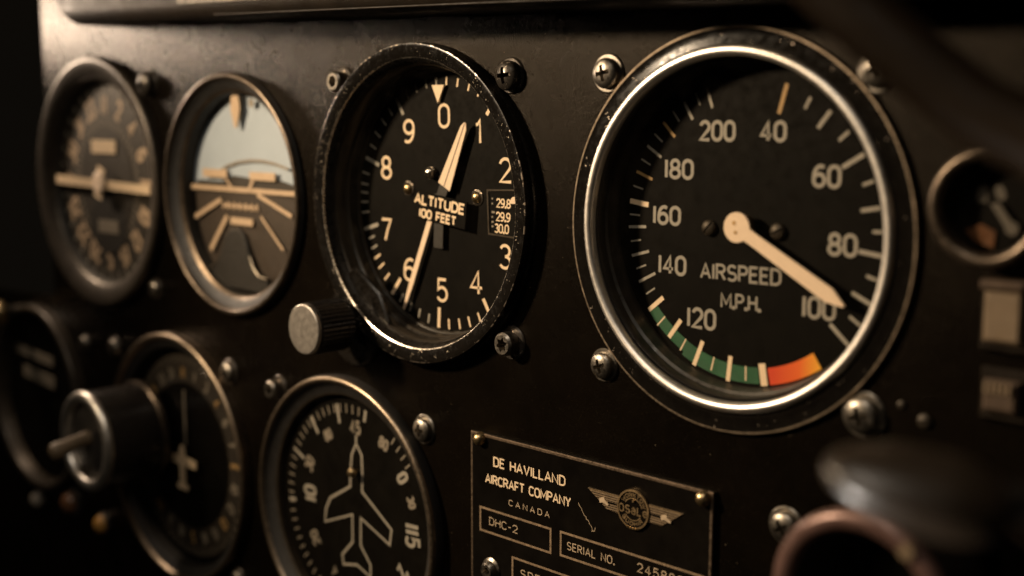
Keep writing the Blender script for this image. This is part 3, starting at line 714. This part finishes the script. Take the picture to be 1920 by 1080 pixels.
# ------------------------------------------------------------------ attitude indicator
at = thing('attitude_indicator', 'round artificial horizon with pale sky and brown ground behind glass', 'attitude gauge', (-17.7, -.05, 0))
prof = [(3.62, 0, 0), (3.64, .08, 0), (3.60, .16, 1)] + [(3.51 + .09 * math.cos(math.radians(a)), .18 + .09 * math.sin(math.radians(a)), 1) for a in range(20, 170, 18)] + [(3.40, .16, 0), (3.25, .0, 0), (3.15, -.05, 1), (3.08, -.12, 1), (3.05, -.13, 0), (3.02, -.2, 0), (3.02, -1.0, 0)]
part('bezel', MB().lathe(prof, 160), [M['matte'], M['attring']], at)
def dome(y0, y1):   # part of a shallow ball behind the mask
    mb = MB(); nx, ny = 40, 20; vs = []; fs = []
    for j in range(ny + 1):
        y = y0 + (y1 - y0) * j / ny; hw = math.sqrt(max(0.0001, 3.02 ** 2 - y * y))
        for i in range(nx + 1):
            x = -hw + 2 * hw * i / nx; vs.append((x, y, -.44 - .010 * (x * x + y * y)))
    fs = [(j * (nx + 1) + i, j * (nx + 1) + i + 1, (j + 1) * (nx + 1) + i + 1, (j + 1) * (nx + 1) + i) for j in range(ny) for i in range(nx)]
    return mb.add(vs, fs)
part('sky_half', dome(.24, 3.0), M['sky'], at)
part('ground_half', dome(-3.0, .24), M['earth'], at)
ZC = -.38
hl = part('horizon_line', MB().box(-2.95, 2.95, .06, .20, ZC - .03, ZC), M['ivory2'], at)
for p, q, w in (((-2.80, -.83), (-1.27, -.21), .17), ((.70, .02), (2.40, -.52), .15), ((-1.95, -1.82), (-.96, -.70), .19), ((.85, -.62), (1.95, -1.54), .10)):
    part('ground_line', MB().ribbon([p, q], w * .85, ZC), M['ivory2'], at)
ar = [(-1.25, .68), (-.9, .82), (-.28, .96), (.4, 1.03), (1.0, 1.03), (1.6, .97), (2.3, .83)]
part('hill_line', MB().ribbon(ar, .08, ZC), M['grey'], at)
part('dark_skyline', MB().prism([(-2.9, .22), (-2.5, .36), (-1.3, .34), (-.6, .55), (.3, .5), (.8, .6), (1.7, .5), (2.9, .3), (2.9, .22)], ZC - .06, ZC - .04), M['dialgrey'], at)
part('wing_bar', MB().box(-2.16, -.82, .47, .72, ZC + .02, ZC + .06), M['ivory2'], at)
part('wing_bar', MB().box(.41, 1.71, .46, .70, ZC + .02, ZC + .06), M['ivory2'], at)
part('wing_strut', MB().ribbon([(-1.0, .5), (-.55, .1)], .08, ZC + .015), M['ivory2'], at)
part('wing_strut', MB().ribbon([(.55, .5), (.25, .1)], .12, ZC + .015), M['ivory2'], at)
part('word_blur', lettering('HMHMHM', .26, .07, 1.9, gap=.1), M['ivory2'], at, (-.22, -.38, ZC + .003))
part('word_plate', MB().box(-.75, .45, -.93, -.72, ZC, ZC + .02), M['ivory2'], at)
part('roll_pointer', MB().prism([(-.45, 2.55), (-.38, 2.95), (-.02, 2.95), (.05, 2.55), (-.14, 2.0), (-.26, 2.0)], ZC + .05, ZC + .10), M['ivory2'], at)
part('pale_spot', MB().disc(.13, ZC + .02, 24, (.55, 2.72)), M['grey'], at)
hump = [(-1.95, -2.9), (-1.75, -2.42), (-1.35, -1.95), (-1.05, -1.30), (-.75, -1.1), (-.3, -1.05), (0, -1.2), (.3, -1.8), (.62, -2.3), (1.2, -2.46), (1.4, -2.9)]
part('gimbal_mask', MB().prism(hump, ZC - .02, ZC + .08, bev=.05), M['matte'], at)
part('gimbal_edge', MB().tube([(-2.5, -2.30, ZC + .06), (-2.15, -2.42, ZC + .08), (-1.85, -2.40, ZC + .08), (-1.6, -2.2, ZC + .06)], .045, 10), M['steel'], at)
part('gimbal_edge', MB().tube([(.30, -1.85, ZC + .05), (.5, -2.2, ZC + .06), (.8, -2.42, ZC + .08), (1.25, -2.46, ZC + .08)], .045, 10), M['steel'], at)
part('cover_glass', glass_disc(3.08, -.06), M['glass'], at)

# ------------------------------------------------------------------ radio compass, far left
rc = thing('radio_compass', 'leftmost round dial with compass ring and level cream bar', 'compass dial', (-25.8, 0, 0))
prof = [(4.28, 0, 0), (4.28, .22, 0)] + [(4.12 + .16 * math.cos(math.radians(a)), .22 + .14 * math.sin(math.radians(a)), 0) for a in range(0, 91, 15)] + [(3.9, .30, 0), (3.6, .16, 0), (3.46, .04, 1), (3.38, -.25, 1)]
part('bezel', MB().lathe(prof, 140), [M['bronze'], M['matte']], rc)
ZD = -.2
cd = dial_disc(3.4, ZD)
add_ticks(cd, [(a, a, 1.9, 2.2, .06, 1) for a in range(0, 360, 6)] + [(a, a, 3.10, 3.38, .09, 2) for a in range(0, 360, 10)], ZD)
dD = part('dial', cd, [M['dialgrey'], M['grey'], M['ivory']], rc)
for k, s in enumerate(('N', '2', '4', '6', 'E', '|0', '|2', '|5', 'S', '20', '22', '25', 'W', '30', '3|', '33')):
    a = 90 - 22.5 * k
    part('numeral', lettering(s, .78, .17, None, gap=.3, xs=.75), M['ivory2'], dD, (2.66 * math.cos(math.radians(a)), 2.66 * math.sin(math.radians(a)), ZD + PR), math.radians(a - 90))
part('centre_card', MB().disc(1.82, ZD + .02, 72), M['dialgrey'], rc)
part('label_plate', MB().box(-.92, .78, 1.0, 1.46, ZD + .03, ZD + .06), M['cream'], rc)
part('label_plate', MB().box(-.65, .75, -1.75, -1.3, ZD + .03, ZD + .06), M['grey'], rc)
part('lower_dark_oval', MB().prism([(1.3 * math.cos(math.radians(a)), -1.45 + 1.0 * math.sin(math.radians(a))) for a in range(0, 360, 12)], ZD + .021, ZD + .028), M['matte'], rc)  # dark matte oval over the lower part of the card
part('level_bar', MB().box(-3.3, 3.3, -.15, .15, 0, .05), M['cream'], rc, (0, -.05, 0), -.02)
part('hub_cross', MB().prism([(-.25, -.55), (.25, -.55), (.25, .55), (-.25, .55)], .06, .10), M['cream'], rc, (0, 0, 0), -.3)
part('hub_cap', MB().lathe([(.42, .06), (.40, .14), (.30, .18)], 32).disc(.30, .18, 32), M['needlepaint'], rc)
part('cover_glass', glass_disc(3.55, .13), M['glass'], rc)

# ------------------------------------------------------------------ heading gyro, lower left, with selector knob in front
hg = thing('heading_gyro', 'round gyro dial with small aeroplane behind the chrome ringed knob', 'gyro dial', (-21.3, -8.83, 0))
prof = [(4.15, 0, 0), (4.15, .22, 0)] + [(4.05 + .10 * math.cos(math.radians(a)), .25 + .09 * math.sin(math.radians(a)), 0) for a in range(0, 181, 20)] + [(3.92, .2, 1), (3.72, .1, 1), (3.66, .04, 1), (3.62, -.32, 1)]
part('bezel', MB().lathe(prof, 160), [M['rim'], M['matte']], hg)
ZG = -.3
gd = dial_disc(3.64, ZG)
band(gd, 2.45, 3.4, 0, 359.99, ZG + .002, 1, 96)
add_ticks(gd, [(a, a, 3.12, 3.36, .04, 2) for a in range(0, 360, 6)], ZG + .002)
dG = part('dial', gd, [M['dial'], M['dialgrey'], M['grey']], hg)
for k in range(24):
    a = 90 - 15 * k + 3
    part('numeral', lettering(('N', '|', '3', '4', '6', '7', 'E', '|0', '|2', '|3', '|5', '|6', 'S', '|9', '2|', '22', '24', '25', 'W', '28', '30', '3|', '33', '34')[k], .42, .09, None, gap=.3, xs=.75), M['grey' if k % 3 else 'yellow'], dG, (2.78 * math.cos(math.radians(a)), 2.78 * math.sin(math.radians(a)), ZG + PR + .002), math.radians(a - 90))
part('lubber_line', MB().box(-.05, .05, .35, 2.2, ZG + .06, ZG + .09), M['grey'], hg)
apl = MB().prism([(-.09, -.95), (.09, -.95), (.13, -.2), (.13, .35), (0, .55), (-.13, .35), (-.13, -.2)], -.12, -.04)
ap = part('aeroplane_symbol', apl, M['cream'], hg, (0, -.15, 0))
part('wing', MB().prism([(-.85, -.12), (.85, -.12), (.85, .12), (0, .2), (-.85, .12)], -.10, -.05), M['cream'], ap)
part('tailplane', MB().prism([(-.3, -.95), (.3, -.95), (.3, -.78), (-.3, -.78)], -.10, -.05), M['cream'], ap)
part('cover_glass', glass_disc(3.66, .02), M['glass'], hg)
sk = thing('selector_knob', 'fat black selector knob with chrome ring and toggle lever, at lower left', 'knob', (-23.1, -8.2, .2))
part('body', MB().lathe([(1.35, 0), (1.35, .25), (1.58, .3), (1.62, .5), (1.62, 2.05)], 96), M['knob'], sk)
part('collar', MB().lathe([(1.66, .05), (1.72, .12), (1.72, .26), (1.64, .32)], 96), M['attring'], sk)
part('chrome_ring', MB().lathe([(1.62, 2.0)] + [(1.46 + .20 * math.cos(math.radians(a)), 2.10 + .18 * math.sin(math.radians(a))) for a in range(-10, 191, 15)] + [(1.25, 1.8)], 96), M['satin'], sk)
part('recess', MB().lathe([(1.27, 1.98), (1.1, 2.02), (.3, 2.06), (.001, 2.06)], 64), M['dullmetal'], sk)
part('slot', MB().box(.40, .85, -.8, .45, 2.0, 2.075), M['matte'], sk)
part('toggle_lever', MB().tube([(0, .12, 2.0), (.0, .08, 2.35), (-.04, -.05, 2.8), (-.07, -.15, 3.1), (-.08, -.18, 3.25), (-.085, -.2, 3.33)], [.26, .22, .25, .31, .26, .12], 24), M['tan'], sk)
part('mount_lug', MB().box(-2.4, .6, -.6, .6, -.02, .1, bev=.04), M['matte'], sk)

# ------------------------------------------------------------------ gauge with the aeroplane outline, bottom
og = thing('turn_gauge', 'round gauge with outlined aeroplane on its dial, bottom centre left', 'aeroplane gauge', (-12.36, -8.65, 0))
prof = [(3.90, 0, 0), (3.92, .18, 0), (3.90, .28, 1)] + [(3.80 + .09 * math.cos(math.radians(a)), .30 + .08 * math.sin(math.radians(a)), 1) for a in range(20, 160, 20)] + [(3.70, .28, 0), (3.50, .12, 0), (3.40, .09, 2), (3.34, .05, 2), (3.32, -.15, 0)]
part('bezel', MB().lathe(prof, 160), [M['matte'], M['rim'], M['bronze']], og)
ZH = -.15
hd = dial_disc(3.34, ZH)
TH = []
for a in (128.5, 154.5, -174.7, 78.5, 102.8): TH.append((a, a, 2.5 if a > 100 else 2.72, 3.05, .10, 2))
for k in range(62):
    a = 84 + k * 5.4
    if a < 320 or a > 395: TH.append((a, a, 2.80, 3.05, .05, 1))
add_ticks(hd, TH, ZH)
dH = part('dial', hd, [M['dial'], M['grey'], M['ivory']], og)
for s, x, y, h, rz in (('45', .14, 2.44, .42, 0), ('80', -1.1, 2.0, .34, .5), ('30', -2.0, .98, .40, 1.2), ('|0', -2.0, .10, .60, 1.62), ('20', -1.8, -1.2, .40, 2.1), ('80', 1.35, 2.21, .36, -.35), ('0', 2.12, 1.42, .5, -1.0), ('30', 2.47, .82, .32, -1.2), ('||5', 2.50, -.10, .62, -1.5), ('2', 2.1, -1.2, .5, -2.0), ('4', -.92, -1.98, .4, 2.6)):
    part('numeral', lettering(s, h, .085 if h < .5 else .11, None, gap=.28, xs=.85), M['grey' if h < .45 else 'ivory'], dH, (x, y, ZH + PR), rz)
out = [(.17, 1.98), (-.03, 1.64), (-.09, 1.2), (-.12, .82), (-.12, .70), (-1.04, .17), (-1.26, -.2), (-1.32, -.60), (-.05, -.10), (-.06, -.9), (-.54, -1.38), (-.49, -1.66), (.12, -1.52), (.72, -1.72), (.72, -1.36), (.30, -.91), (.32, -.11), (1.56, -.58), (1.64, -.13), (.40, .66), (.42, 1.2), (.40, 1.7)]
part('aeroplane_outline', MB().ribbon(out, .075, ZH + PR, True), M['ivory'], dH)
part('nose_line', MB().ribbon([(.17, 2.0), (.17, 2.22)], .075, ZH + PR), M['ivory'], dH)
part('pivot_ball', MB().lathe([(.001, .16), (.08, .15), (.13, .08), (.12, 0), (.06, -.05), (.05, ZH)], 32), M['brass'], og, (.2, 1.2, 0))
part('cover_glass', glass_disc(3.38, .06), M['glass'], og)

# ------------------------------------------------------------------ data plate
dp = thing('data_plate', 'black metal maker plate with engraved lettering and winged emblem', 'name plate', (-7.33, -5.35, 0))
pw, ph = 7.22, 4.6
pl = MB()
b = .07
vs = [(0, -ph, 0), (pw, -ph, 0), (pw, 0, 0), (0, 0, 0), (0, -ph, .10), (pw, -ph, .10), (pw, 0, .10), (0, 0, .10), (.02, -ph + .02, .125), (pw - .02, -ph + .02, .125), (pw - .02, -.02, .125), (.02, -.02, .125),
      (b, -ph + b, .125), (pw - b, -ph + b, .125), (pw - b, -b, .125), (b, -b, .125), (b + .03, -ph + b + .03, .11), (pw - b - .03, -ph + b + .03, .11), (pw - b - .03, -b - .03, .11), (b + .03, -b - .03, .11)]
for k in range(4):
    for lv, mi in ((0, 0), (4, 1), (8, 1), (12, 0)):
        k2 = (k + 1) % 4
        pl.add([], [], 0); pl.f.append((lv + k, lv + k2, lv + 4 + k2, lv + 4 + k)); pl.mi.append(mi)
pl.v = vs; pl.f.append((16, 17, 18, 19)); pl.mi.append(0)
part('plate', pl, [M['plate'], M['plateedge']], dp)
ZP = .11 + PR
for s, x, y, h, w, t, m, gp in (('DE HAVILLAND', 1.96, -.76 + .13, .255, 2.35, .040, 'engrave', .20), ('AIRCRAFT COMPANY', 1.91, -1.22 + .125, .245, 2.81, .040, 'engrave', .18), ('CANADA', 1.98, -1.62 + .08, .155, 1.34, .020, 'engravedim', .5),
                                ('DHC-2', 1.13, -2.26 + .105, .205, .97, .022, 'engravedim', .22), ('SERIAL NO.', 3.91, -2.24 + .1, .20, 1.43, .024, 'engravedim', .24), ('245880', 5.88, -2.2 + .09, .22, 1.25, .026, 'engravedim', .3), ('SPEC', 2.16, -3.32 + .11, .22, .9, .026, 'engravedim', .3)):
    inscribe(s, h, t, w, gp, M[m], dp, (x, y, ZP))
for x0, x1, y0, y1 in ((.33, 2.68, -2.45, -1.87), (3.0, 7.02, -2.42, -1.86), (1.44, 6.4, -3.5, -2.88)):
    part('ruled_box', MB().ribbon([(x0, y0), (x1, y0), (x1, y1), (x0, y1)], .055, ZP - .001, True), M['frame'], dp)
for x, y in ((.36, -.14), (7.0, -.16)):
    part('rivet', MB().lathe([(.17, .10), (.175, .16)] + [(.165 * math.cos(math.radians(a)), .17 + .15 * math.sin(math.radians(a))) for a in range(5, 90, 8)] + [(.001, .32)], 40), M['brass'], dp, (x, y, 0))
part('eyelet', MB().lathe([(.30, .11), (.30, .13), (.24, .17), (.22, .25), (.17, .31), (.11, .31), (.085, .24), (.08, .1)], 48), M['steel'], dp, (.72, -3.38, 0))
em = part('emblem', MB().lathe([(.435, .11), (.435, .15), (.42, .165), (.395, .165), (.385, .15), (.001, .15)], 72), [M['plate']], dp, (5.15, -.82, 0))
part('emblem_rim', MB().lathe([(.442, .12), (.442, .17), (.40, .172), (.398, .12)], 72), M['gold'], em)
part('inner_arc', band(MB(), .235, .262, 15, 150, .156), M['gold'], em)
part('inner_arc', band(MB(), .235, .262, 215, 325, .156), M['gold'], em)
part('lettering', lettering('WORKTOW', .10, .024, .80, gap=.3, z0=.156, arc=(.325, 84, 1)), M['gold'], em)
part('lettering', lettering('BUOHIR', .10, .024, .62, gap=.3, z0=.156, arc=(.325, 268, -1)), M['gold'], em)
part('lettering', lettering('OSaLe', .20, .036, .80, gap=.3, z0=.160), M['gold'], em, (0, -.02, 0), -.0)
part('emblem_post', MB().cyl(.028, .15, .19, 16, (.02, .2)), M['gold'], em)
for k in range(5):
    a = math.radians(252 + k * 10); part('bead', MB().cyl(.022, .12, .185, 12, (.43 * math.cos(a), .43 * math.sin(a))), M['brass'], em)
wl = [(3.83, -.62), (4.74, -.62), (4.74, -1.01), (4.40, -1.00), (4.22, -.87)]
wr = [(5.56, -.62), (6.47, -.62), (5.92, -1.01), (5.56, -1.01)]
def wing(pts, tip, root, slant):
    w = part('wing', MB().prism(pts, .11, .135), M['wingbrown'], dp)
    mb = MB()
    n = 8
    for k in range(n):
        f = k / (n - 1); y = -.632 - .36 * f
        xt = tip + slant * f; mb.ribbon([(xt, y), (root, y)], .016, .138)
    part('feather_line', mb, M['plate'], w); mb2 = MB().ribbon([(tip + slant * .03, -.625), (root, -.625)], .028, .139)
    part('leading_edge', mb2, M['gold'], w)
    return w
w1 = wing(wl, 3.87, 4.72, .50); w2 = wing(wr, 6.43, 5.58, -.5)
for px, w in ((4.30, w1), (6.02, w2)):
    q = MB().prism([(px - .12, -.79), (px + .02, -.72), (px + .05, -.79), (px + .16, -.86), (px + .13, -.90), (px - .02, -.86), (px - .1, -.88)], .13, .155)
    part('wing_mark', q, M['engravedim'], w)
bar = MB().box(4.42, 4.72, -.85, -.80, .139, .143); part('wing_slot', bar, M['plate'], w1)
part('wing_slot', MB().box(5.58, 5.95, -.85, -.80, .139, .143), M['plate'], w2)
sc = MB(); q = (3.53, -1.04); pts = [q]
for k in range(1, 15): pts.append((3.53 + .47 * k / 14 + random.uniform(-.02, .02), -1.04 - .57 * k / 14 + random.uniform(-.015, .015)))
part('scratch', MB().ribbon(pts, .012, ZP), M['engravedim'], dp)
part('scratch', MB().ribbon([(3.93, -1.62), (4.02, -1.60), (4.05, -1.5)], .012, ZP), M['engravedim'], dp)

# ------------------------------------------------------------------ right edge: small gauge and switches
rg = thing('small_gauge', 'small brass rimmed round gauge at the right edge', 'gauge', (5.4, .82, 0))
prof = [(1.02, 0), (1.02, .38)] + [(.90 + .12 * math.cos(math.radians(a)), .42 + .12 * math.sin(math.radians(a))) for a in range(0, 181, 20)] + [(.78, .3), (.78, -.1)]
part('bezel', MB().lathe(prof, 96), M['attring'], rg)
sg = dial_disc(.82, 0.05)
part('dial', sg, M['dial'], rg)
part('numeral', lettering('8', .30, .09, None), M['dimgrey'], rg, (-.24, .20, .06))
part('numeral', lettering('0', .26, .08, None), M['dimgrey'], rg, (.06, .24, .06), .4)
part('pointer', MB().prism([(-.06, .05), (.08, .08), (.40, -.34), (.26, -.40)], .12, .16), M['dimgrey'], rg)
part('pointer_tail', MB().cyl(.11, .12, .2, 24, (.34, -.34)), M['dimgrey'], rg)
part('amber_sector', MB().prism([(.0, -.70), (-.32, -.60), (-.50, -.42), (-.22, -.30), (.02, -.42)], .06, .09), M['brownknob'], rg)
part('cover_glass', glass_disc(.81, .3), M['glass'], rg)
def switch(label, x, y, w, h, top, m, ridged):
    t = thing('rocker_switch', label, 'switch', (x, y, 0), 'rocker switches at the right edge')
    part('housing', MB().box(-w / 2 - .12, w / 2 + .12, -h / 2 - .18, h / 2 + .18, 0, .16, bev=.04), M['hood'], t)
    part('rocker', MB().box(-w / 2, w / 2, -h / 2, h / 2, .16, top, bev=.06), m, t)
    if ridged:
        mb = MB()
        for k in range(5): mb.box(-w / 2 + .05 + k * (w - .1) / 5, -w / 2 + .05 + (k + .6) * (w - .1) / 5, h / 2 - .22, h / 2 - .02, top, top + .07)
        part('ridges', mb, M['tan'], t)
    else: part('pivot_cap', MB().box(-w / 2 - .05, w / 2 + .05, h / 2 - .02, h / 2 + .14, .16, top + .1, bev=.05), M['brown'], t)
    return t
switch('tan rocker switch at the right edge below the small round gauge', 5.72, -.98, .66, .92, .34, M['tan'], False)
switch('dark brown ridged rocker switch at the right edge, lower one', 5.75, -2.35, .60, .55, .34, M['brown'], True)

# ------------------------------------------------------------------ half seen gauge and lamps at the left edge
lg = thing('edge_gauge', 'half seen round gauge cut off by the lower left frame edge', 'gauge', (-31.2, -8.4, 0))
prof = [(3.6, 0), (3.6, .3)] + [(3.45 + .15 * math.cos(math.radians(a)), .32 + .12 * math.sin(math.radians(a))) for a in range(0, 181, 20)] + [(3.25, .2), (3.15, -.2)]
part('bezel', MB().lathe(prof, 96), M['bronze'], lg)
part('dial', dial_disc(3.2, -.1), M['dial'], lg)
part('pale_bar', MB().box(-2.2, .9, 1.35, 1.7, 0, .04), M['grey'], lg, (0, 0, 0), -.06)
part('pale_bar', MB().box(-1.6, 1.0, .5, .95, 0, .04), M['grey'], lg, (0, 0, 0), -.06)
part('cover_glass', glass_disc(3.2, .1), M['glass'], lg)
def lamp(label, x, y, r, m):
    t = thing('indicator_lamp', label, 'indicator lamp', (x, y, 0), 'small jewel lamps at lower left')
    part('collar', MB().lathe([(r * 1.3, 0), (r * 1.3, .12), (r * 1.05, .2), (r, .16)], 32), M['dsteel'], t)
    part('lens', MB().lathe([(r, .15)] + [(r * math.cos(math.radians(a)), .18 + r * .8 * math.sin(math.radians(a))) for a in range(0, 90, 10)] + [(.001, .18 + r * .8)], 32), m, t)
lamp('small amber jewel lamp below the selector knob', -26.6, -12.35, .34, M['amber'])
lamp('dim brown jewel lamp between the amber one and the frame edge', -29.0, -12.1, .42, M['brownknob'])
lamp('faint grey jewel lamp nearest the lower left frame edge', -31.8, -12.6, .32, M['grey'])
ek = thing('edge_bolt', 'blurred brassy bolt at the left frame edge level with the knob of the altimeter', 'bolt', (-32.6, -5.2, 0))
part('shank', MB().cyl(.25, 0, .8, 24), M['dsteel'], ek)
part('cap', MB().lathe([(.45, .8), (.48, 1.0), (.40, 1.15), (.001, 1.2)], 32), M['brass'], ek)

# ------------------------------------------------------------------ blurred controls in the right foreground
lk = thing('lever_knob', 'blurred dark lever knob in the right foreground', 'lever', (8.05, -1.74, 8.0))
def pebble(a, b_, c, n=36):
    mb = MB(); vs = []; fs = []; m = n // 2
    for j in range(m + 1):
        th = PI * j / m - PI / 2
        for i in range(n):
            ph_ = 2 * PI * i / n
            x = math.cos(th) * math.cos(ph_); y = math.cos(th) * math.sin(ph_); z = math.sin(th)
            sgn = lambda q, e: math.copysign(abs(q) ** e, q)
            x, y, z = sgn(x, .92), sgn(y, .85), sgn(z, .92)
            k = 1 + .12 * x
            vs.append((a * x, b_ * y * (1.0 + .30 * x), c * z * k))
    fs = [(j * n + i, j * n + (i + 1) % n, (j + 1) * n + (i + 1) % n, (j + 1) * n + i) for j in range(m) for i in range(n)]
    return mb.add(vs, fs)
kn_ = part('grip', pebble(1.02, .36, .62), M['softblack'], lk, (0, 0, 0))
kn_.rotation_euler = (math.radians(12), math.radians(28), math.radians(-13))
part('shaft', MB().tube([(.7, -.1, -.5), (2.2, -.4, -2.5), (4.0, -.9, -5), (6, -1.5, -8)], .22, 16), M['dsteel'], lk)
rk = thing('ring_knob', 'blurred round knob with reddish metal ring at lower right', 'knob', (5.28, -5.08, 0))
ringp = [(1.33 + .18 * math.cos(math.radians(a)), 3.95 + .16 * math.sin(math.radians(a))) for a in range(-60, 200, 15)]
part('ring', MB().lathe(ringp, 96), M['copper'], rk)
part('body', MB().lathe([(.5, 0), (.5, 1.9), (1.1, 2.1), (1.42, 2.6), (1.44, 3.85)], 72), M['knob'], rk)
part('face', MB().lathe([(1.22, 3.95), (1.16, 3.4), (1.05, 2.3), (.6, 2.2)], 72), M['matte'], rk)
part('boss', MB().lathe([(.62, 2.2), (.58, 2.5), (.45, 2.62), (.001, 2.66)], 48), M['alu'], rk)
part('ring_pin', MB().cyl(.13, 4.02, 4.16, 24, (.80, 1.1)), M['tan'], rk)
hd_ = thing('hood_rail', 'blurred dark brown rail crossing the upper right corner in front of the panel', 'rail', (0, 0, 0))
part('rail', MB().tube([(2.3, 6.6, 6), (4.25, 5.08, 6), (5.45, 4.08, 6), (6.5, 3.22, 6), (7.6, 2.4, 6), (8.9, 1.8, 6), (10.6, 1.3, 6), (13, .9, 6)], .44, 28), M['rail'], hd_)
